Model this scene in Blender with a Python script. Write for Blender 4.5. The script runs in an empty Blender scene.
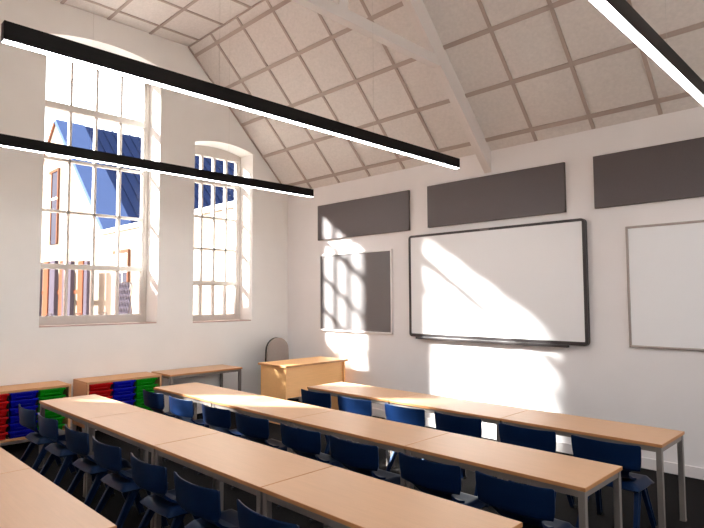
import bpy, bmesh, math, random
from mathutils import Vector, Matrix
random.seed(7)
S = 0.8824                      # layout units to metres (table 1.36 -> 1.20 m)
scene = bpy.context.scene
col = scene.collection
PI = math.pi

# ------------------------------------------------------------------ materials
def lin(c):
    return tuple((v/255/12.92) if v/255 <= 0.04045 else ((v/255+0.055)/1.055)**2.4 for v in c)

def material(name, rgb, rough=0.5, spec=0.5, var=0.0, vscale=8.0, bump=0.0, bscale=60.0, metal=0.0,
             stretch=(1, 1, 1), rgb2=None, coat=0.0):
    m = bpy.data.materials.new(name); m.use_nodes = True
    nt = m.node_tree; b = nt.nodes['Principled BSDF']
    c = lin(rgb)
    b.inputs['Base Color'].default_value = (*c, 1)
    b.inputs['Roughness'].default_value = rough
    b.inputs['Specular IOR Level'].default_value = spec
    b.inputs['Metallic'].default_value = metal
    b.inputs['Coat Weight'].default_value = coat
    tc = nt.nodes.new('ShaderNodeTexCoord'); mp = nt.nodes.new('ShaderNodeMapping')
    mp.inputs['Scale'].default_value = stretch
    nt.links.new(tc.outputs['Object'], mp.inputs['Vector'])
    n = nt.nodes.new('ShaderNodeTexNoise'); n.inputs['Scale'].default_value = vscale
    n.inputs['Detail'].default_value = 5
    nt.links.new(mp.outputs['Vector'], n.inputs['Vector'])
    r = nt.nodes.new('ShaderNodeValToRGB')
    if rgb2 is None:
        lo = tuple(v*(1-var) for v in c); hi = tuple(min(1, v*(1+var)) for v in c)
    else:
        lo, hi = c, lin(rgb2)
    r.color_ramp.elements[0].position = 0.3; r.color_ramp.elements[1].position = 0.7
    r.color_ramp.elements[0].color = (*lo, 1); r.color_ramp.elements[1].color = (*hi, 1)
    nt.links.new(n.outputs['Fac'], r.inputs['Fac'])
    nt.links.new(r.outputs['Color'], b.inputs['Base Color'])
    if bump:
        n2 = nt.nodes.new('ShaderNodeTexNoise'); n2.inputs['Scale'].default_value = bscale
        n2.inputs['Detail'].default_value = 6
        nt.links.new(mp.outputs['Vector'], n2.inputs['Vector'])
        bp = nt.nodes.new('ShaderNodeBump'); bp.inputs['Strength'].default_value = bump
        bp.inputs['Distance'].default_value = 0.01
        nt.links.new(n2.outputs['Fac'], bp.inputs['Height'])
        nt.links.new(bp.outputs['Normal'], b.inputs['Normal'])
    return m

def emissive(name, rgb, strength):
    m = bpy.data.materials.new(name); m.use_nodes = True
    nt = m.node_tree; nt.nodes.clear()
    e = nt.nodes.new('ShaderNodeEmission'); o = nt.nodes.new('ShaderNodeOutputMaterial')
    e.inputs['Color'].default_value = (*rgb, 1); e.inputs['Strength'].default_value = strength
    nt.links.new(e.outputs[0], o.inputs[0]); return m

def glass(name):
    m = bpy.data.materials.new(name); m.use_nodes = True
    nt = m.node_tree; nt.nodes.clear()
    t = nt.nodes.new('ShaderNodeBsdfTransparent'); g = nt.nodes.new('ShaderNodeBsdfGlossy')
    f = nt.nodes.new('ShaderNodeFresnel'); mx = nt.nodes.new('ShaderNodeMixShader')
    o = nt.nodes.new('ShaderNodeOutputMaterial')
    t.inputs['Color'].default_value = (0.96, 0.98, 0.97, 1); g.inputs['Roughness'].default_value = 0.02
    f.inputs['IOR'].default_value = 1.12
    nt.links.new(f.outputs[0], mx.inputs[0]); nt.links.new(t.outputs[0], mx.inputs[1])
    nt.links.new(g.outputs[0], mx.inputs[2]); nt.links.new(mx.outputs[0], o.inputs[0]); return m

M = dict(
    wall=material('wall_paint', (245, 243, 241), 0.75, 0.25, 0.015, 3, 0.06, 90),
    front=material('front_wall_paint', (240, 236, 237), 0.7, 0.25, 0.012, 3, 0.05, 90),
    reveal=material('reveal_paint', (236, 233, 230), 0.6, 0.3, 0.01, 3),
    floor=material('dark_carpet', (26, 23, 23), 0.95, 0.1, 0.25, 60, 0.4, 400),
    tile=material('ceiling_tile', (226, 219, 215), 0.85, 0.2, 0.05, 26, 0.6, 34, stretch=(1, 1.6, 1)),
    batten=material('ceiling_batten', (184, 168, 160), 0.7, 0.2, 0.02, 6),
    truss=material('white_truss_paint', (228, 219, 215), 0.55, 0.35, 0.02, 5),
    frame=material('window_paint', (206, 198, 192), 0.45, 0.4, 0.02, 8),
    sill=material('sill_paint', (186, 160, 150), 0.5, 0.4, 0.08, 25),
    skirting=material('skirting_paint', (236, 230, 230), 0.45, 0.4, 0.01, 6),
    beech=material('beech_laminate', (208, 166, 130), 0.42, 0.45, 0.035, 5, 0.02, 80, stretch=(1, 14, 14)),
    beech_y=material('beech_laminate_panel', (250, 193, 130), 0.42, 0.4, 0.04, 5, stretch=(14, 1, 14)),
    beech_unit=material('beech_storage_board', (212, 158, 112), 0.45, 0.4, 0.04, 5, stretch=(14, 1, 14)),
    edge=material('beech_edge_band', (196, 138, 90), 0.5, 0.4, 0.05, 10),
    steel=material('grey_powder_coat', (128, 120, 116), 0.4, 0.5, 0.03, 12),
    foot=material('black_plastic', (22, 22, 24), 0.5, 0.4, 0.05, 12),
    chair=material('navy_chair_plastic', (5, 27, 62), 0.40, 0.28, 0.04, 6, 0.03, 300),
    red=material('red_tray_plastic', (200, 16, 22), 0.5, 0.15, 0.03, 6),
    blue=material('blue_tray_plastic', (8, 16, 172), 0.5, 0.15, 0.03, 6),
    green=material('green_tray_plastic', (8, 150, 18), 0.5, 0.15, 0.03, 6),
    black=material('black_aluminium', (20, 16, 15), 0.5, 0.2, 0.04, 9),
    panel_edge=material('charcoal_edge', (88, 80, 80), 0.6, 0.3, 0.04, 20),
    panel=material('charcoal_acoustic_felt', (94, 86, 88), 0.42, 0.5, 0.04, 120, 0.15, 500),
    pin=material('pinboard_felt', (114, 109, 110), 0.55, 0.4, 0.05, 120, 0.12, 500),
    white=material('board_frame_white', (240, 236, 236), 0.4, 0.4, 0.01, 6),
    screen=material('whiteboard_enamel', (243, 243, 246), 0.22, 0.5, 0.006, 2),
    bezel=material('dark_bezel', (52, 46, 48), 0.4, 0.5, 0.03, 9),
    alu=material('brushed_aluminium', (172, 162, 158), 0.4, 0.5, 0.04, 20, metal=0.3),
    cushion=material('grey_chair_fabric', (166, 154, 147), 0.85, 0.2, 0.04, 60, 0.1, 300),
    gloss=material('gloss_black_shell', (20, 19, 20), 0.15, 0.6, 0.03, 9),
    render=material('cream_render', (132, 118, 106), 0.9, 0.0, 0.03, 4, 0.1, 60),
    coping=material('white_coping', (225, 223, 221), 0.6, 0.0, 0.02, 5),
    roof=material('blue_metal_roof', (30, 38, 64), 0.7, 0.0, 0.05, 3),
    verge=material('pale_blue_flashing', (62, 74, 106), 0.7, 0.0, 0.03, 3),
    redtrim=material('terracotta_trim', (92, 62, 50), 0.8, 0.0, 0.06, 9),
    wglass=material('dark_window_glass', (58, 56, 64), 0.8, 0.0, 0.05, 2),
    post_o=material('terracotta_boarding', (96, 58, 44), 0.8, 0.0, 0.08, 9),
    post_d=material('grey_post_paint', (66, 60, 68), 0.6, 0.0, 0.06, 9),
    paving=material('pale_paving', (206, 199, 191), 0.9, 0.15, 0.08, 2, 0.1, 30),
    brick=material('red_brick', (150, 92, 72), 0.9, 0.0, 0.12, 20, 0.2, 40),
    lamp=emissive('lamp_diffuser', (0.98, 0.99, 1.0), 11.0),
    fill_up=emissive('added_uplight_glow', (1.0, 0.97, 0.96), 0.25),  # added upward glow that brightens the ceiling
    glass=glass('window_glass'),
    wire=material('steel_wire', (190, 185, 180), 0.4, 0.5, 0.02, 9),
)

# ------------------------------------------------------------------ mesh helpers
class MB:
    def __init__(self):
        self.bm = bmesh.new()
    def _merge(self, t):
        me = bpy.data.meshes.new('t'); t.to_mesh(me); t.free()
        self.bm.from_mesh(me); bpy.data.meshes.remove(me); return self
    def box(self, x0, x1, y0, y1, z0, z1, bev=0.0, seg=2):
        t = bmesh.new(); bmesh.ops.create_cube(t, size=1.0)
        for v in t.verts:
            v.co = Vector((x0 if v.co.x < 0 else x1, y0 if v.co.y < 0 else y1, z0 if v.co.z < 0 else z1))
        if bev:
            bmesh.ops.bevel(t, geom=t.edges[:], offset=bev, segments=seg, profile=0.5, affect='EDGES')
        return self._merge(t)
    def obox(self, c, ax, ay, az, hx, hy, hz, bev=0.0):
        t = bmesh.new(); bmesh.ops.create_cube(t, size=2.0)
        c = Vector(c); ax = Vector(ax).normalized(); ay = Vector(ay).normalized(); az = Vector(az).normalized()
        for v in t.verts:
            v.co = Vector((v.co.x*hx, v.co.y*hy, v.co.z*hz))
        if bev:
            bmesh.ops.bevel(t, geom=t.edges[:], offset=bev, segments=2, profile=0.5, affect='EDGES')
        for v in t.verts:
            v.co = c + ax*v.co.x + ay*v.co.y + az*v.co.z
        return self._merge(t)
    def frust(self, top, bot, tx, ty, bx, by, bev=0.0):
        """tapered bar, rectangle tx*ty centred at top, bx*by at bot"""
        t = bmesh.new(); bmesh.ops.create_cube(t, size=1.0)
        for v in t.verts:
            if v.co.z > 0: v.co = Vector(top) + Vector((v.co.x*tx, v.co.y*ty, 0))
            else: v.co = Vector(bot) + Vector((v.co.x*bx, v.co.y*by, 0))
        bmesh.ops.recalc_face_normals(t, faces=t.faces[:])
        if bev:
            bmesh.ops.bevel(t, geom=t.edges[:], offset=bev, segments=2, profile=0.5, affect='EDGES')
        return self._merge(t)
    def cyl(self, p, q, r, n=12, r2=None):
        p = Vector(p); q = Vector(q); d = q-p
        t = bmesh.new()
        bmesh.ops.create_cone(t, cap_ends=True, segments=n, radius1=r, radius2=r if r2 is None else r2, depth=d.length)
        rot = d.to_track_quat('Z', 'Y').to_matrix().to_4x4()
        bmesh.ops.transform(t, matrix=Matrix.Translation((p+q)/2) @ rot, verts=t.verts[:])
        return self._merge(t)
    def prism(self, pts, axis, a, b, bev=0.0):
        """polygon pts (2D) extruded along axis from a to b; 2D axes are the other two in order"""
        t = bmesh.new()
        def mk(u, v, w):
            return {'x': (w, u, v), 'y': (u, w, v), 'z': (u, v, w)}[axis]
        va = [t.verts.new(mk(u, v, a)) for u, v in pts]; vb = [t.verts.new(mk(u, v, b)) for u, v in pts]
        t.faces.new(va); t.faces.new(vb[::-1]); n = len(pts)
        for i in range(n):
            t.faces.new((va[i], vb[i], vb[(i+1) % n], va[(i+1) % n]))
        bmesh.ops.recalc_face_normals(t, faces=t.faces[:])
        if bev:
            bmesh.ops.bevel(t, geom=[e for e in t.edges], offset=bev, segments=2, profile=0.5, affect='EDGES')
        return self._merge(t)
    def holed(self, outer, holes, axis, a, b):
        t = bmesh.new()
        def mk(u, v, w):
            return {'x': (w, u, v), 'y': (u, w, v), 'z': (u, v, w)}[axis]
        for loop in [outer]+holes:
            vs = [t.verts.new(mk(u, v, a)) for u, v in loop]
            for i in range(len(vs)):
                t.edges.new((vs[i], vs[(i+1) % len(vs)]))
        bmesh.ops.triangle_fill(t, use_beauty=True, edges=t.edges[:])
        r = bmesh.ops.extrude_face_region(t, geom=t.faces[:])
        d = Vector(mk(0, 0, b-a))
        for g in r['geom']:
            if isinstance(g, bmesh.types.BMVert): g.co += d
        bmesh.ops.recalc_face_normals(t, faces=t.faces[:])
        return self._merge(t)
    def grid(self, rows, thick=0.0):
        """rows: list of rows of points (open surface), solidified by thick along normals"""
        t = bmesh.new()
        V = [[t.verts.new(p) for p in r] for r in rows]
        for i in range(len(V)-1):
            for j in range(len(V[0])-1):
                t.faces.new((V[i][j], V[i][j+1], V[i+1][j+1], V[i+1][j]))
        bmesh.ops.recalc_face_normals(t, faces=t.faces[:])
        if thick:
            t.normal_update()
            bmesh.ops.solidify(t, geom=t.faces[:], thickness=thick)
            bmesh.ops.recalc_face_normals(t, faces=t.faces[:])
        return self._merge(t)
    def build(self, name, mat, parent=None, smooth=None, loc=None):
        me = bpy.data.meshes.new(name)
        for v in self.bm.verts: v.co *= S
        self.bm.to_mesh(me); self.bm.free()
        me.materials.append(mat)
        o = bpy.data.objects.new(name, me); col.objects.link(o)
        if parent is not None: o.parent = parent
        if loc is not None: o.location = Vector(loc)*S
        if smooth:
            for p in me.polygons: p.use_smooth = True
            me.set_sharp_from_angle(angle=math.radians(smooth))
        return o

def tag(o, label=None, cat=None, group=None, kind=None):
    if label: o['label'] = label
    if cat: o['category'] = cat
    if group: o['group'] = group
    if kind: o['kind'] = kind
    return o
def thing(name, loc, label, cat, group=None, rz=0.0):
    o = bpy.data.objects.new(name, None); col.objects.link(o)
    o.location = Vector(loc)*S; o.rotation_euler = (0, 0, rz); o.empty_display_size = 0.1
    return tag(o, label, cat, group)
def struct(o):
    o['kind'] = 'structure'; return o
KIDS = {}
def dup(root, loc, label, rz=None):
    def cp(o, parent):
        c = o.copy(); col.objects.link(c)
        if parent is not None: c.parent = parent
        for ch in [k for k in ALLOBJ if k.parent == o]: cp(ch, c)
        return c
    ALLOBJ = list(bpy.data.objects)
    r = cp(root, None)
    r.location = Vector(loc)*S; r['label'] = label
    if rz is not None: r.rotation_euler = (0, 0, rz)
    return r

# ------------------------------------------------------------------ room shell
XR, YB = 11.2, -6.72
ZE, ZT, YT = 3.785, 5.945, -2.08          # eave, flat ceiling, where the slope meets it
YT2 = YB - YT
struct(MB().box(-0.55, XR+0.55, YB-0.3, 0.3, -0.2, 0).build('floor', M['floor']))

def arch(y0, y1, z0, zs, rise, n=14):
    w = (y1-y0)/2; R = (w*w+rise*rise)/(2*rise); yc = (y0+y1)/2; zc = zs+rise-R
    a0 = math.asin(w/R); pts = [(y0, z0), (y1, z0)]
    for i in range(n+1):
        a = a0-2*a0*i/n
        pts.append((yc+R*math.sin(a), zc+R*math.cos(a)))
    return pts
WIN = {1: (-4.18, -2.537, 1.462, 5.45, 0.115), 2: (-1.935, -0.795, 1.445, 4.40, 0.085), 3: (-5.925, -4.785, 1.445, 4.40, 0.085)}
gable = [(YB-0.3, -0.2), (0.3, -0.2), (0.3, ZE), (YT, ZT+0.25), (YT2, ZT+0.25), (YB-0.3, ZE)]
struct(MB().holed(gable, [arch(*WIN[k]) for k in (1, 2, 3)], 'x', -0.55, 0).build('wall_left', M['wall']))
struct(MB().holed(gable, [arch(*WIN[k]) for k in (1, 2, 3)], 'x', XR, XR+0.55).build('wall_right', M['wall']))  # openings for the added fill windows
struct(MB().box(0, XR, 0, 0.3, -0.2, ZE).build('wall_front', M['front']))
struct(MB().box(0, XR, YB-0.3, YB, -0.2, ZE).build('wall_back', M['wall']))
struct(MB().box(0.0, XR, -0.02, 0, 0, 0.115, 0.004).build('baseboard_front', M['skirting']))
struct(MB().box(0, 0.02, YB, -0.02, 0, 0.115, 0.004).build('baseboard_left', M['skirting']))

# ceiling: two slopes and the flat top, with the grid of battens as its part
T = 0.16
sl = Vector((0, YT, ZT-ZE)); SL = sl.length; ud = sl.normalized()      # up-slope direction, front slope
nf = Vector((0, -ud.z, ud.y)); nf = nf if nf.z < 0 else -nf             # points into the room
prof = [(0.02, ZE-0.02), (YT, ZT), (YT2, ZT), (YB-0.02, ZE-0.02), (YB-0.02, ZE+T), (YT2-0.07, ZT+T), (YT+0.07, ZT+T), (0.02, ZE+T)]
ceil = struct(MB().prism(prof, 'x', -0.02, XR+0.02).build('ceiling', M['tile']))
b = MB(); h = 0.006
def on_slope(s, x, back=False):
    p = Vector((x, 0, ZE)) + ud*s
    return Vector((x, YB-p.y, p.z)) if back else p
sgrid = [0.173+0.664*i for i in range(5)]
xgrid = [0.678-0.7115+0.7115*i for i in range(1, 17) if 0.678+0.7115*(i-1) < XR]
for back in (False, True):
    u2 = Vector((0, -ud.y, ud.z)) if back else ud
    n2 = Vector((0, -nf.y, nf.z)) if back else nf
    for s in sgrid:
        b.obox(on_slope(s, XR/2, back)+n2*h, (1, 0, 0), u2, n2, XR/2, 0.027, h)
    for x in xgrid:
        b.obox(on_slope(SL/2, x, back)+n2*h, (1, 0, 0), u2, n2, 0.021, SL/2-0.01, h)
for y in (-2.73, -3.37, -4.01):
    b.box(0, XR, y-0.021, y+0.021, ZT-2*h, ZT)
for i in range(16):
    x = 0.33+0.71*i
    if x < XR: b.box(x-0.021, x+0.021, YT2, YT, ZT-2*h, ZT)
for y in (YT+0.004, YT2-0.004):
    b.box(0, XR, y-0.012, y+0.012, ZT-0.016, ZT+0.004)
b.build('batten_grid', M['batten'], ceil)
# batten-coloured trim where the slope meets the gable wall
struct(MB().obox(on_slope(SL/2, 0.012)+nf*0.008, (1, 0, 0), ud, nf, 0.012, SL/2, 0.008).build('trim_1', M['batten']))

# windows
def window(k, cols, rails, head, right_stile, left, mirror=0):
    y0, y1, z0, zs, rise = WIN[k]
    xf0, xf1 = -0.455, -0.385
    f = MB()
    yl, yr = left, right_stile
    f.box(xf0-0.03, xf1+0.015, y0, yl, z0, zs+rise*0.2, 0.006)
    f.box(xf0-0.03, xf1+0.015, yr, y1, z0, zs+rise*0.2, 0.006)
    f.box(xf0, xf1, yr-0.035, yr+0.01, z0, head, 0.004)
    f.box(xf0, xf1, yl-0.01, yl+0.03, z0, head, 0.004)
    # arched head closing the top of the opening
    a = arch(y0, y1, head, zs, rise)
    f.prism(a[:2]+[(p[0], p[1]) for p in a[2:] if p[1] > head+0.004], 'x', xf0-0.01, xf1+0.01)
    f.box(xf0, xf1+0.02, y0, y1, z0, rails[0], 0.005)
    for c in cols:
        f.box(xf0-0.01, xf1-0.004, c-0.019, c+0.019, z0, head+0.01, 0.004)
    for i, z in enumerate(rails[1:]):
        hw = (0.046 if k == 1 and i == 3 else 0.036) if i in THICK[k] else 0.018
        f.box(xf0-0.008, xf1+(0.012 if hw > 0.02 else -0.004), yl, yr, z-hw, z+hw, 0.004)
    w = struct(f.build('window_%d' % (k+mirror), M['frame']))
    if mirror: w.scale.x = -1; w.location.x = XR*S
    MB().box(-0.423, -0.417, yl, yr, rails[0], head).build('window_glass', M['glass'], w)
    s = MB().box(-0.385, -0.012, y0+0.002, y1-0.002, z0, z0+0.018, 0.004)
    s.build('window_sill', M['sill'], w)
    hd = MB()
    if k == 1:
        for yy in (-3.95, -3.57, -3.2):           # sash lifts on the bottom rail
            hd.cyl((-0.365, yy-0.035, 1.60), (-0.34, yy-0.03, 1.63), 0.007); hd.cyl((-0.365, yy+0.035, 1.60), (-0.34, yy+0.03, 1.63), 0.007)
            hd.cyl((-0.34, yy-0.03, 1.63), (-0.34, yy+0.03, 1.63), 0.007)
        hd.build('sash_lift', M['alu'], w)
    return w
THICK = {1: (0, 3), 2: (0, 3), 3: (0, 3)}
window(1, (-3.72, -3.355, -2.985), (1.60, 2.30, 3.09, 3.84, 4.61), 5.325, -2.595, -4.10)
c2 = (-1.566, -1.326, -1.083); r2 = (1.56, 2.10, 2.69, 3.24, 3.86)
window(2, c2, r2, 4.305, -0.845, -1.83)
window(3, tuple(-6.72-c for c in c2), r2, 4.305, -4.89, -5.875)
# three unseen windows added in the far gable to let in fill daylight
window(1, (-3.72, -3.355, -2.985), (1.60, 2.30, 3.09, 3.84, 4.61), 5.325, -2.595, -4.10, 3)
window(2, c2, r2, 4.305, -0.845, -1.83, 3)
window(3, tuple(-6.72-c for c in c2), r2, 4.305, -4.89, -5.875, 3)

# roof truss
tr = thing('roof_truss', (4.25, 0, 3.49), 'white painted timber roof truss rising from the front wall above the dark panels', 'truss')
tx = 0.052
def tp(y, z): return (y, z-3.49)
def tbar(name, p, q, hw):
    p = Vector((0, p[0], p[1]-3.49)); q = Vector((0, q[0], q[1]-3.49)); d = (q-p)
    MB().obox((p+q)/2, (1, 0, 0), d, d.cross(Vector((1, 0, 0))), tx, d.length/2, hw, 0.006).build(name, M['truss'], tr)
def raft(name, f):
    lo = [(0.0, 3.50), (-1.235, 4.745), (-2.45, 5.945)]; 
    pts = [(f(0.0), 3.50), (f(-1.235), 4.745), (f(-2.42), 5.945), (f(-2.08), 5.945), (f(0.0), 3.785)]
    MB().prism([tp(*p) for p in pts], 'x', -tx, tx).build(name, M['truss'], tr)
raft('rafter', lambda y: y)
raft('rafter', lambda y: YB-y)
MB().box(-tx*0.96, tx*0.96, YB+1.13, -1.13, 4.61-3.49, 4.735-3.49, 0.005).build('collar_beam', M['truss'], tr)
for yy in (-2.745, YB+2.745):
    MB().box(-tx*0.92, tx*0.92, yy-0.065, yy+0.065, 4.73-3.49, 5.945-3.49, 0.005).build('post', M['truss'], tr)

# ------------------------------------------------------------------ linear lights
LAB = {7.09: 'black linear pendant light at the upper right, nearest the viewer',
       4.39: 'long black linear pendant light running across the front of the tall window',
       1.745: 'black linear pendant light farthest left, crossing both windows lower down',
       9.75: 'added black linear pendant light, unseen fill behind the viewer'}  # last bar is added out of view for extra light
def light_bar(x):
    ya, yb, z0, z1, w = -5.706, -0.925, 3.38, 3.495, 0.034
    yc = (ya+yb)/2
    t = thing('pendant_light', (x, yc, z0), LAB[x], 'light', 'linear pendant lights')
    L = (yb-ya)/2
    hh = z1-z0
    hb = MB().box(-w+0.004, w-0.004, -L+0.004, L-0.004, 0.004, hh-0.03)
    for q in (-1, 1):
        a, c = sorted((q*w, q*(w-0.004))); hb.box(a, c, -L, L, 0, hh)
        a, c = sorted((q*L, q*(L-0.004))); hb.box(-w, w, a, c, 0, hh)
    hb.build('housing', M['black'], t)
    MB().box(-w+0.004, w-0.004, -L+0.004, L-0.004, 0.0005, 0.004).build('diffuser', M['lamp'], t)
    MB().box(-w+0.004, w-0.004, -L+0.004, L-0.004, hh-0.03, hh-0.02).build('added_uplight', M['fill_up'], t)  # unseen glowing strip added to light the ceiling
    for s in (-0.9, 0.9):
        MB().cyl((0, s, z1-z0-0.02), (0, s, ZT-z0), 0.001, 6).build('suspension_wire', M['wire'], t)
for x in (7.09, 4.39, 1.745, 9.75): light_bar(x)

# ------------------------------------------------------------------ front wall boards
def wallpanel(x0, x1, z0, z1, label):
    t = thing('acoustic_panel', (x0, 0, z0), label, 'panel', 'acoustic panels along the front wall')
    W, Hh = x1-x0, z1-z0
    MB().box(0.006, W-0.006, -0.034, -0.004, 0.006, Hh-0.006).build('felt_face', M['panel'], t)
    f = MB().box(0, W, -0.036, 0, 0, 0.008, 0.002).box(0, W, -0.036, 0, Hh-0.008, Hh, 0.002)
    f.box(0, 0.008, -0.036, 0, 0, Hh, 0.002).box(W-0.008, W, -0.036, 0, 0, Hh, 0.002).build('edge_frame', M['panel_edge'], t)
wallpanel(0.875, 2.917, 2.84, 3.447, 'dark grey wall panel above the pinboard, leftmost and partly sunlit')
wallpanel(3.262, 5.307, 2.847, 3.452, 'dark grey wall panel above the large black-framed screen')
wallpanel(5.65, 7.71, 2.849, 3.455, 'dark grey wall panel at the right, above the thin-framed whiteboard')

def framed(name, x0, x1, z0, z1, depth, fw, fm, im, label, cat, inner, back=0.0, bev=0.006, face='surface'):
    t = thing(name, (x0, -back, z0), label, cat)
    W, Hh = x1-x0, z1-z0
    f = MB()
    f.box(0, W, -depth, 0, 0, fw, bev); f.box(0, W, -depth, 0, Hh-fw, Hh, bev)
    f.box(0, fw, -depth, 0, 0, Hh, bev); f.box(W-fw, W, -depth, 0, 0, Hh, bev)
    f.build('frame', fm, t, 40)
    MB().box(fw*0.8, W-fw*0.8, -depth+inner, -0.003, fw*0.8, Hh-fw*0.8).build(face, im, t)
    return t
framed('pinboard', 0.905, 2.565, 1.278, 2.587, 0.035, 0.028, M['white'], M['pin'],
       'dark grey pinboard with white frame, striped by window sunlight', 'pinboard', 0.012, face='felt')
# interactive screen with rounded dark bezel
t = thing('interactive_screen', (2.925, 0, 1.268), 'large white interactive screen with rounded black frame on front wall', 'screen')
W, Hh, D = 2.619, 1.482, 0.062
def rrect(x0, x1, z0, z1, r, n=6):
    pts = []
    for cx, cz, a in ((x1-r, z1-r, 0), (x0+r, z1-r, 90), (x0+r, z0+r, 180), (x1-r, z0+r, 270)):
        for i in range(n+1):
            q = math.radians(a+90*i/n); pts.append((cx+r*math.cos(q), cz+r*math.sin(q)))
    return pts
MB().holed(rrect(0, W, 0, Hh, 0.05), [rrect(0.036, W-0.036, 0.045, Hh-0.032, 0.012)], 'y', -D, 0).build('bezel', M['bezel'], t, 40)
MB().box(0.03, W-0.03, -D+0.008, -0.004, 0.04, Hh-0.028).build('display_panel', M['screen'], t)
MB().box(0.12, W-0.24, -D-0.012, -0.02, -0.03, 0.006, 0.006).build('pen_tray', M['bezel'], t)
MB().box(W/2-0.09, W/2+0.05, -D-0.003, -D+0.004, Hh-0.022, Hh-0.012).build('badge', M['steel'], t)
MB().box(0.2, W-0.2, -0.02, -0.0005, 0.2, Hh-0.2).build('wall_mount', M['foot'], t)
framed('whiteboard', 5.975, 8.55, 1.28, 2.61, 0.03, 0.026, M['alu'], M['screen'],
       'plain whiteboard with thin aluminium frame at right edge of front wall', 'whiteboard', 0.01, face='writing_surface')

# ------------------------------------------------------------------ classroom tables
TL, TD, TH = 1.36, 0.597, 0.72
def make_table(loc, label):
    t = thing('classroom_table', loc, label, 'table', 'classroom tables set in rows')
    L, Dp = TL-0.003, TD
    top = MB().box(-L/2+0.003, L/2-0.003, -Dp/2+0.003, Dp/2-0.003, TH-0.0245, TH, 0.001).build('tabletop', M['beech'], t)
    e = MB()
    for s in (-1, 1):
        a, c = sorted((s*(Dp/2), s*(Dp/2-0.004)))
        e.box(-L/2, L/2, a, c, TH-0.024, TH-0.0012, 0.001)
        a, c = sorted((s*(L/2), s*(L/2-0.004)))
        e.box(a, c, -Dp/2, Dp/2, TH-0.024, TH-0.0012, 0.001)
    e.build('edge_band', M['edge'], top)
    fr = MB()
    for s in (-1, 1):
        a, c = sorted((s*(Dp/2-0.012), s*(Dp/2-0.037)))
        fr.box(-L/2+0.04, L/2-0.04, a, c, TH-0.065, TH-0.025)
        a, c = sorted((s*(L/2-0.012), s*(L/2-0.037)))
        fr.box(a, c, -Dp/2+0.04, Dp/2-0.04, TH-0.065, TH-0.025)
    fr.build('frame_rail', M['steel'], t)
    for sx in (-1, 1):
        for sy in (-1, 1):
            cx, cy = sx*(L/2-0.028), sy*(Dp/2-0.028)
            lg = MB().box(cx-0.0205, cx+0.0205, cy-0.0205, cy+0.0205, 0.012, TH-0.025, 0.004).build('leg', M['steel'], t)
            MB().box(cx-0.022, cx+0.022, cy-0.022, cy+0.022, 0, 0.016, 0.003).build('foot_cap', M['steel'], lg)
    return t
ROWS = [(-1.578, (2.73, 4.09, 5.45), 'front row nearest the boards'),
        (-2.938, (1.35, 2.71, 4.07, 5.43), 'second row from the boards'),
        (-4.243, (1.325, 2.685, 4.047, 5.409), 'third row from the boards'),
        (-5.665, (2.64, 4.0), 'row nearest the viewer')]
names = {2: ('left', 'right'), 3: ('left', 'middle', 'right'), 4: ('leftmost', 'second from left', 'third from left', 'rightmost')}
tab = None
for y, xs, rn in ROWS:
    for i, x in enumerate(xs):
        lab = 'wood-topped school table, %s one in the %s' % (names[len(xs)][i], rn)
        if len(xs) == 2 and i == 1: lab = 'wood-topped school table at the bottom left, right one of the row nearest the viewer'
        if len(xs) == 2 and i == 0: lab = 'wood-topped school table at the left edge, left one of the row nearest the viewer'
        lc = (x+TL/2, y, 0)
        if tab is None: tab = make_table(lc, lab)
        else: dup(tab, lc, lab)

# side table by the left wall
def side_table():
    x0, x1, y0, y1, H = 0.025, 0.61, -2.625, -1.40, 0.745
    t = thing('side_table', ((x0+x1)/2, (y0+y1)/2, 0), 'narrow wood-topped table with grey legs standing empty against the window wall', 'table')
    w, l = (x1-x0)/2, (y1-y0)/2
    top = MB().box(-w, w, -l, l, H-0.026, H, 0.002).build('tabletop', M['beech'], t)
    MB().box(w-0.002, w+0.002, -l, l, H-0.0255, H-0.0015).box(-w, w, l-0.002, l+0.002, H-0.0255, H-0.0015).box(-w, w, -l-0.002, -l+0.002, H-0.0255, H-0.0015).build('edge_band', M['edge'], top)
    f = MB()
    for s in (-1, 1):
        a, c = sorted((s*(w-0.012), s*(w-0.037))); f.box(a, c, -l+0.03, l-0.03, H-0.06, H-0.026)
        a, c = sorted((s*(l-0.012), s*(l-0.037))); f.box(-w+0.03, w-0.03, a, c, H-0.06, H-0.026)
    f.build('frame_rail', M['steel'], t)
    for sx in (-1, 1):
        for sy in (-1, 1):
            cx, cy = sx*(w-0.03), sy*(l-0.03)
            lg = MB().box(cx-0.02, cx+0.02, cy-0.02, cy+0.02, 0.012, H-0.026, 0.004).build('leg', M['steel'], t)
            MB().box(cx-0.022, cx+0.022, cy-0.022, cy+0.022, 0, 0.016, 0.003).build('foot_cap', M['foot'], lg)
side_table()

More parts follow.
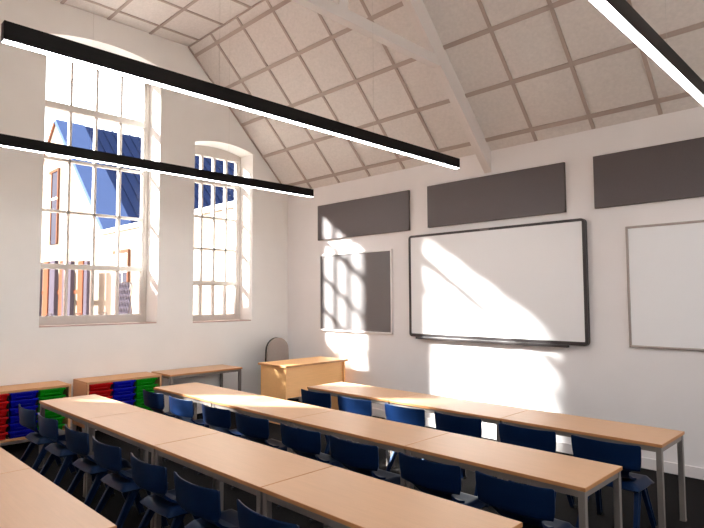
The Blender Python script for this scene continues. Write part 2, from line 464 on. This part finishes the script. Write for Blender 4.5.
# ------------------------------------------------------------------ chairs (one-piece moulded school chair)
def smoothstep(a, b, x):
    u = max(0, min(1, (x-a)/(b-a))); return u*u*(3-2*u)
def make_chair(loc, label):
    t = thing('school_chair', loc, label, 'chair', 'blue school chairs behind the table rows')
    # backrest: curved panel that necks into a central spine running forward to the seat
    prof = [(0.726, 0.252, -0.262), (0.722, 0.261, -0.262), (0.714, 0.264, -0.261), (0.67, 0.263, -0.258), (0.62, 0.261, -0.254),
            (0.575, 0.256, -0.248), (0.548, 0.251, -0.244), (0.536, 0.245, -0.241), (0.530, 0.220, -0.238), (0.522, 0.185, -0.233),
            (0.508, 0.162, -0.224), (0.482, 0.150, -0.200), (0.450, 0.146, -0.162), (0.424, 0.148, -0.115), (0.410, 0.152, -0.05)]
    rows = []
    for z, w, y in prof:
        r = []
        for j in range(15):
            u = -1+2*j/14
            bow = 0.05*(1-u*u)*smoothstep(0.45, 0.54, z)*(w/0.26)
            ridge = -0.008*math.exp(-((z-0.545)/0.012)**2)
            r.append((u*w, y+0.045-bow+ridge, z))
        rows.append(r)
    MB().grid(rows, 0.016).build('backrest', M['chair'], t, 50)
    # seat: dished, rounded corners, edges rolled down, front lip falling away
    rows = []
    N = 18
    for i in range(N+1):
        v = -1+2*i/N
        r = []
        for j in range(N+1):
            u = -1+2*j/N
            x = 0.228*u*math.sqrt(1-0.08*v*v); y = 0.022+0.195*v*math.sqrt(1-0.10*u*u)
            mx = max(abs(u), abs(v))
            z = 0.418-0.012*(1-u*u)*(1-v*v)-0.046*smoothstep(0.78, 1.0, mx)-0.016*smoothstep(0.6, 1.0, v)
            r.append((x, y, z))
        rows.append(r)
    MB().grid(rows, 0.014).build('seat', M['chair'], t, 60)
    for s in (-1, 1):
        # side beam under the seat tying the legs together belongs to each pair of legs
        for top, bot, nm in (((s*0.176, -0.045, 0.374), (s*0.216, -0.255, 0.0), 'rear'), ((s*0.176, 0.055, 0.374), (s*0.212, 0.195, 0.0), 'front')):
            tx_, bx_ = 0.034, 0.03
            b = MB()
            b.frust(top, bot, tx_*0.5, 0.062, bx_*0.5, 0.040, 0.004)
            # outer and inner flange strips give the leg its channel section
            for off in (-0.028, 0.028):
                b.frust((top[0], top[1]+off, top[2]), (bot[0], bot[1]+off*0.62, bot[2]), tx_, 0.012, bx_, 0.010, 0.003)
            lg = b.build('leg', M['chair'], t, 40)
            MB().box(bot[0]-0.02, bot[0]+0.02, bot[1]-0.026, bot[1]+0.026, 0, 0.022, 0.005).build('foot_cap', M['foot'], lg)
    return t
CH = [(-2.06+0.235, (3.09, 3.735, 4.455, 5.10, 5.80, 6.455), 'front row nearest the boards'),
      (-3.405+0.235, (1.665, 2.335, 3.06, 3.69, 4.40, 5.045, 5.775, 6.415), 'second row of tables'),
      (-4.76+0.235, (1.64, 2.285, 3.035, 3.67, 4.385, 5.03, 5.745), 'third row of tables')]
ordn = ['leftmost', 'second from left', 'third from left', 'fourth from left', 'fifth from left', 'sixth from left', 'seventh from left', 'eighth from left']
proto = None
for y, xs, rn in CH:
    for i, x in enumerate(xs):
        o = ordn[i] if i < len(xs)-1 else 'rightmost in view'
        lab = 'blue moulded school chair tucked at the %s, %s' % (rn, o)
        if proto is None: proto = make_chair((x-0.002, y-0.012, 0), lab)
        else: dup(proto, (x-0.002, y-0.012, 0), lab)

# ------------------------------------------------------------------ tray storage units and their trays
UH, UD, UL = 0.75, 0.50, 1.03
def tray_unit(y0, label, where):
    t = thing('tray_unit', (0.025, y0, 0), label, 'storage unit', 'wooden tray storage units')
    zb = 0.15
    MB().box(0, UD, 0, UL, UH-0.028, UH, 0.002).build('top_panel', M['beech_unit'], t)
    MB().box(0, UD-0.002, 0, UL, zb, zb+0.026, 0.002).build('bottom_panel', M['beech_unit'], t)
    for y in (0, UL-0.026):
        MB().box(0, UD-0.002, y, y+0.026, zb+0.026, UH-0.028, 0.002).build('side_panel', M['beech_unit'], t)
    MB().box(0.004, 0.016, 0.026, UL-0.026, zb+0.026, UH-0.028).build('back_panel', M['beech_unit'], t)
    inner = UL-0.052; cw = inner/3
    r = MB()
    for c in (1, 2):
        yy = 0.026+cw*c*0.965
        MB().box(0.016, UD-0.05, yy-0.004, yy+0.004, zb+0.026, UH-0.028).build('divider', M['foot'], t)
    for x in (0.06, UD-0.07):
        for y in (0.07, UL-0.07):
            c = MB().cyl((x, y-0.018, 0.055), (x, y+0.018, 0.055), 0.055, 18).box(x-0.02, x+0.02, y-0.03, y+0.03, 0.08, zb, 0.004)
            c.build('castor', M['foot'], t, 40)
    n = 6; ph = (UH-0.028-zb-0.026)/n
    cols_ = (('red', 'left-hand'), ('blue', 'middle'), ('green', 'right-hand'))
    pos = ['topmost', 'second from top', 'third from top', 'fourth from top', 'fifth from top', 'lowest']
    for ci, (cn, side) in enumerate(cols_):
        yc = 0.026+cw*(ci+0.5)*0.965
        for k in range(n):
            zt = UH-0.028-ph*k-0.004
            lb = '%s storage tray, %s of %s column in tray unit %s' % (cn, pos[k], side, where)
            lc = (0.025+UD-0.012, y0+yc, zt-ph+0.006)
            if cn not in TRAYS: TRAYS[cn] = make_tray(cn, cw*0.965, ph, lc, lb)
            else: dup(TRAYS[cn], lc, lb)
TRAYS = {}
def make_tray(cn, cw, ph, loc, label):
    t = thing('storage_tray', loc, label, 'tray', '%s trays in the tray units' % cn)
    w, h = cw/2-0.007, ph-0.008
    w2 = w-0.022; dp = UD-0.06
    # open tapered tub
    b = bmesh.new()
    def ring(hw, x0, x1, z): return [b.verts.new((x0, -hw, z)), b.verts.new((x1, -hw, z)), b.verts.new((x1, hw, z)), b.verts.new((x0, hw, z))]
    r0 = ring(w2, -dp+0.02, -0.03, 0); r1 = ring(w-0.012, -dp, -0.004, h-0.012)
    r2_ = ring(w-0.018, -dp+0.005, -0.012, h-0.012); r3 = ring(w2-0.004, -dp+0.025, -0.036, 0.006)
    for a, c in ((r0, r1), (r1, r2_), (r2_, r3)):
        for i in range(4):
            b.faces.new((a[i], a[(i+1) % 4], c[(i+1) % 4], c[i]))
    b.faces.new(r0[::-1]); b.faces.new(r3)
    bmesh.ops.recalc_face_normals(b, faces=b.faces[:])
    m = MB(); m._merge(b); m.build('tub', M[cn], t)
    l = MB()
    l.box(-dp, 0.012, -w, -w+0.022, h-0.016, h-0.004, 0.002); l.box(-dp, 0.012, w-0.022, w, h-0.016, h-0.004, 0.002)
    l.box(-0.014, 0.018, -w, w, h-0.02, h, 0.004); l.box(-dp-0.004, -dp+0.016, -w, w, h-0.016, h-0.004, 0.002)
    l.build('rim', M[cn], t)
    MB().box(-0.03, 0.004, -0.09, 0.09, 0.02, 0.026, 0.002).box(-0.03, -0.004, -0.09, -0.084, 0.02, h-0.026).box(-0.03, -0.004, 0.084, 0.09, 0.02, h-0.026).build('label_holder', M[cn], t)
    return t
tray_unit(-4.965, 'low wooden tray unit at the left edge of the photo, along the window wall', 'at the left edge')
tray_unit(-3.74, 'low wooden tray unit beside the empty side table, under the tall window', 'beside the side table')

# ------------------------------------------------------------------ teacher's desk and chair
t = thing('teacher_desk', (1.432, -0.82, 0), 'pale wood teacher desk with solid front panel in the room corner', 'desk')
hw, hl, H = 0.335, 0.63, 0.86
top = MB().box(-hw, hw, -hl, hl, H-0.03, H, 0.002).build('desktop', M['beech_y'], t)
MB().box(hw-0.001, hw+0.002, -hl, hl, H-0.029, H-0.002).box(-hw, hw, -hl-0.002, -hl+0.001, H-0.029, H-0.002).build('edge_band', M['edge'], top)
for s in (-1, 1):
    a, c = sorted((s*(hl-0.03), s*(hl-0.06)))
    MB().box(-hw+0.03, hw-0.03, a, c, 0, H-0.03, 0.002).build('end_panel', M['beech_y'], t)
MB().box(hw-0.085, hw-0.06, -hl+0.06, hl-0.06, 0.38, H-0.03, 0.002).build('modesty_panel', M['beech_y'], t)

def office_chair():
    t = thing('office_chair', (0.595, -0.545, 0), 'grey upholstered office chair with rounded black-edged back behind the teacher desk', 'chair')
    # arched back
    def outline(w, z0, z1, r, n=10):
        pts = [(-w, z0), (w, z0)]
        for i in range(n+1):
            a = PI*i/n
            pts.append((w*0.93*math.cos(a), z1-r+r*math.sin(a)))
        return pts
    back = MB().prism(outline(0.245, 0.55, 1.165, 0.22), 'x', -0.245, -0.195, 0.016).build('back_shell', M['gloss'], t, 50)
    MB().prism(outline(0.243, 0.552, 1.163, 0.218), 'x', -0.2, -0.155, 0.014).build('back_cushion', M['cushion'], t, 50)
    MB().box(-0.235, 0.25, -0.25, 0.25, 0.46, 0.54, 0.035, 3).build('seat_cushion', M['cushion'], t, 50)
    MB().box(-0.30, -0.235, -0.035, 0.035, 0.44, 0.8, 0.008).box(-0.3, 0.05, -0.035, 0.035, 0.43, 0.465, 0.006).build('back_bracket', M['foot'], t)
    MB().cyl((0, 0, 0.1), (0, 0, 0.46), 0.028, 14).build('gas_stem', M['foot'], t, 40)
    for k in range(5):
        a = 2*PI*k/5+0.3; e = Vector((0.3*math.cos(a), 0.3*math.sin(a), 0.085))
        lg = MB().cyl((0, 0, 0.125), e, 0.024, 10, 0.016).build('base_arm', M['foot'], t, 40)
        n_ = Vector((-math.sin(a), math.cos(a), 0))*0.02
        MB().cyl(Vector((e.x, e.y, 0.034))-n_, Vector((e.x, e.y, 0.034))+n_, 0.034, 14).cyl((e.x, e.y, 0.034), (e.x, e.y, 0.09), 0.01, 8).build('castor', M['foot'], lg, 40)
office_chair()

# ------------------------------------------------------------------ outside the windows
struct(MB().box(-40, 40, -30, 30, -0.5, -0.21).build('ground', M['paving']))
bd = thing('neighbouring_building', (-13.18, 0, -0.2), 'cream rendered gabled building with blue ribbed roof seen through the windows', 'building')
zo = 0.2
xr, zr = 0.0, 8.118+zo; k_ = 0.964; xl = -4.9
def rz(x): return zr-k_*abs(x)
ex = -8.708+13.18; zp = 3.80+zo            # eave corner, parapet height
MB().prism([(xl, 0), (ex, 0), (ex, rz(ex)), (xr, zr-0.02), (xl, rz(xl))], 'y', 0.0, 0.3).build('gable_wall', M['render'], bd)
MB().box(ex, 12.3, 0.0, 0.3, 0, zp).build('side_wall', M['render'], bd)
MB().box(ex-0.05, 12.34, -0.05, 0.34, zp-0.05, zp+0.07, 0.01).build('coping', M['coping'], bd)
L_ = 13.0
roof = MB()
for sgn, xe in ((1, 9.2), (-1, 5.5)):
    e = Vector((sgn*xe, 0, rz(xe))); r0_ = Vector((0, 0, zr)); d = (e-r0_); c = (e+r0_)/2
    n_ = Vector((k_*sgn, 0, 1)).normalized()
    y0_ = 0.95 if sgn > 0 else -0.02
    roof.obox(c+Vector((0, (y0_+L_)/2, 0))+n_*0.06, d, (0, 1, 0), n_, d.length/2, (L_-y0_)/2, 0.06)
    for q in range(36):
        yy = y0_+0.34*(q+1)
        if yy < L_: roof.obox(c+Vector((0, yy, 0))+n_*0.135, d, (0, 1, 0), n_, d.length/2, 0.022, 0.03)
roof.build('roof', M['roof'], bd)
e = Vector((ex+0.05, 0, rz(ex+0.05))); c = (e+Vector((0, 0, zr)))/2; d = e-Vector((0, 0, zr)); n_ = Vector((k_, 0, 1)).normalized()
MB().obox(c+Vector((0, 0.46, 0))+n_*0.075, d, (0, 1, 0), n_, d.length/2, 0.49, 0.075).build('verge_flashing', M['verge'], bd)
e = Vector((xl, 0, rz(xl))); c = (e+Vector((0, 0, zr)))/2; d = e-Vector((0, 0, zr)); n_ = Vector((-k_, 0, 1)).normalized()
MB().obox(c+Vector((0, -0.03, 0))-n_*0.02, d, (0, 1, 0), n_, d.length/2, 0.03, 0.06).build('verge_trim', M['redtrim'], bd)
# gable window
def bwin(x0, x1, z0, z1, rails, blind=False):
    x0 += 13.18; x1 += 13.18; z0 += zo; z1 += zo
    f = MB().box(x0, x1, -0.035, 0.02, z0, z1).build('window', M['wglass'], bd)
    MB().box(x0-0.07, x0, -0.06, 0.02, z0, z1).box(x1, x1+0.07, -0.06, 0.02, z0, z1).box(x0-0.3, x1+0.07, -0.06, 0.02, z1, z1+0.09).build('surround', M['redtrim'], f)
    fr = MB()
    for z in rails: fr.box(x0, x1, -0.05, -0.03, z+zo-0.035, z+zo+0.035)
    fr.box((x0+x1)/2-0.02, (x0+x1)/2+0.02, -0.05, -0.03, z0, z1) if blind else None
    if blind:
        for q in range(8): fr.box(x0, x1, -0.06, -0.03, z1-0.05-0.055*q, z1-0.015-0.055*q)
    fr.build('glazing_bar', M['coping'], f)
bwin(-13.2, -12.6, 3.75, 6.3, (5.35,))
bwin(-7.5, -6.85, 2.3, 3.1, (2.6,), True)
lat = MB()
for q in range(7):
    lat.obox((13.18-7.13, -0.02, 1.85+zo), (0.7, 0, 0.7), (0, 1, 0), (-0.7, 0, 0.7), 0.42, 0.012, 0.008) if False else None
for q in range(9):
    u = -0.4+0.1*q
    for sg in (1, -1):
        x_a, z_a = 13.18-7.13+u, 1.85+zo
        lat.obox((x_a, -0.02-0.005*sg, z_a), (0.3*sg, 0, 1), (0, 1, 0), (1, 0, -0.3*sg), 0.45, 0.006, 0.016)
lat.build('trellis', M['post_d'], bd)
# boarded screen before the gable
fs = thing('timber_screen', (-10.6, -0.4, -0.2), 'terracotta boards and grey posts outside below the gable, seen through the tall window', 'fence')
for a, c, z in ((-12.6, -12.09, 3.1), (-11.0, -10.68, 3.05), (-9.4, -9.0, 2.97)):
    MB().box(a+10.6, c+10.6, -0.03, 0.03, 0.0, z+zo, 0.01).build('board', M['post_o'], fs)
for a, c, z in ((-13.1, -12.9, 3.1), (-11.85, -11.35, 3.09), (-10.64, -10.4, 3.03), (-10.28, -9.9, 3.0), (-8.83, -8.58, 2.94)):
    MB().box(a+10.6, c+10.6, -0.06, 0.06, 0.0, z+zo, 0.01).build('post', M['post_d'], fs)
MB().box(-2.5, 2.0, 0.03, 0.07, 0.3, 0.42).box(-2.5, 2.0, 0.03, 0.07, 2.2, 2.32).build('rail', M['post_o'], fs)
# outbuilding outside, unseen, added to shade the foot of the windows
ob = thing('sun_blocker', (-5.0, -7.4, -0.2), 'unseen flat-roofed brick block added outside the window wall to shade the windows', 'building')
zt = 2.01+0.72*4.0+0.2
MB().box(-1.0, 1.0, -3.4, 3.4, 0, zt-0.18).build('wall', M['brick'], ob)
MB().box(-1.05, 1.0, -3.45, 3.45, zt-0.18, zt, 0.01).build('roof', M['coping'], ob)

# ------------------------------------------------------------------ light
sun = bpy.data.lights.new('sun', 'SUN'); sun.energy = 19.5; sun.angle = math.radians(2.6); sun.color = (1.0, 0.965, 0.93)
so = bpy.data.objects.new('sun', sun); col.objects.link(so)
so.rotation_euler = Vector((1.33, 1.0, -0.965)).to_track_quat('-Z', 'Y').to_euler(); so.location = (-12, -10, 12)
w = bpy.data.worlds.new('world'); scene.world = w; w.use_nodes = True
nt = w.node_tree; bg = nt.nodes['Background']
tc = nt.nodes.new('ShaderNodeTexCoord'); sp = nt.nodes.new('ShaderNodeSeparateXYZ'); rp = nt.nodes.new('ShaderNodeValToRGB')
nt.links.new(tc.outputs['Generated'], sp.inputs[0]); nt.links.new(sp.outputs['Z'], rp.inputs['Fac'])
rp.color_ramp.elements[0].color = (1.0, 0.97, 0.95, 1); rp.color_ramp.elements[1].color = (0.80, 0.88, 1.0, 1)
nt.links.new(rp.outputs['Color'], bg.inputs['Color']); bg.inputs['Strength'].default_value = 2.0

# ------------------------------------------------------------------ camera
f, yaw, pit, roll = 561.85, -0.780360, 0.0609204, -0.00451126
fw = Vector((math.sin(yaw)*math.cos(pit), math.cos(yaw)*math.cos(pit), math.sin(pit)))
rt = fw.cross(Vector((0, 0, 1))).normalized(); up = rt.cross(fw)
r2v = rt*math.cos(roll)+up*math.sin(roll); u2v = -rt*math.sin(roll)+up*math.cos(roll)
cam = bpy.data.cameras.new('camera'); co = bpy.data.objects.new('camera', cam); col.objects.link(co)
cam.sensor_fit = 'HORIZONTAL'; cam.sensor_width = 36; cam.lens = 36*f/704; cam.clip_start = 0.02; cam.clip_end = 200
m = Matrix((r2v, u2v, -fw)).transposed().to_4x4(); m.translation = Vector((8.1804, -6.5647, 1.83))*S
co.matrix_world = m
scene.camera = co
vs = scene.view_settings
vs.view_transform = 'Standard'; vs.look = 'None'; vs.gamma = 1.0; vs.use_curve_mapping = False; vs.exposure = 1.38
scene.cycles.max_bounces = 10; scene.cycles.diffuse_bounces = 7; scene.cycles.transparent_max_bounces = 12
scene.cycles.sample_clamp_indirect = 6.0
M['chair'].node_tree.nodes['Principled BSDF'].inputs['Specular Tint'].default_value = (0.45, 0.68, 1.0, 1)
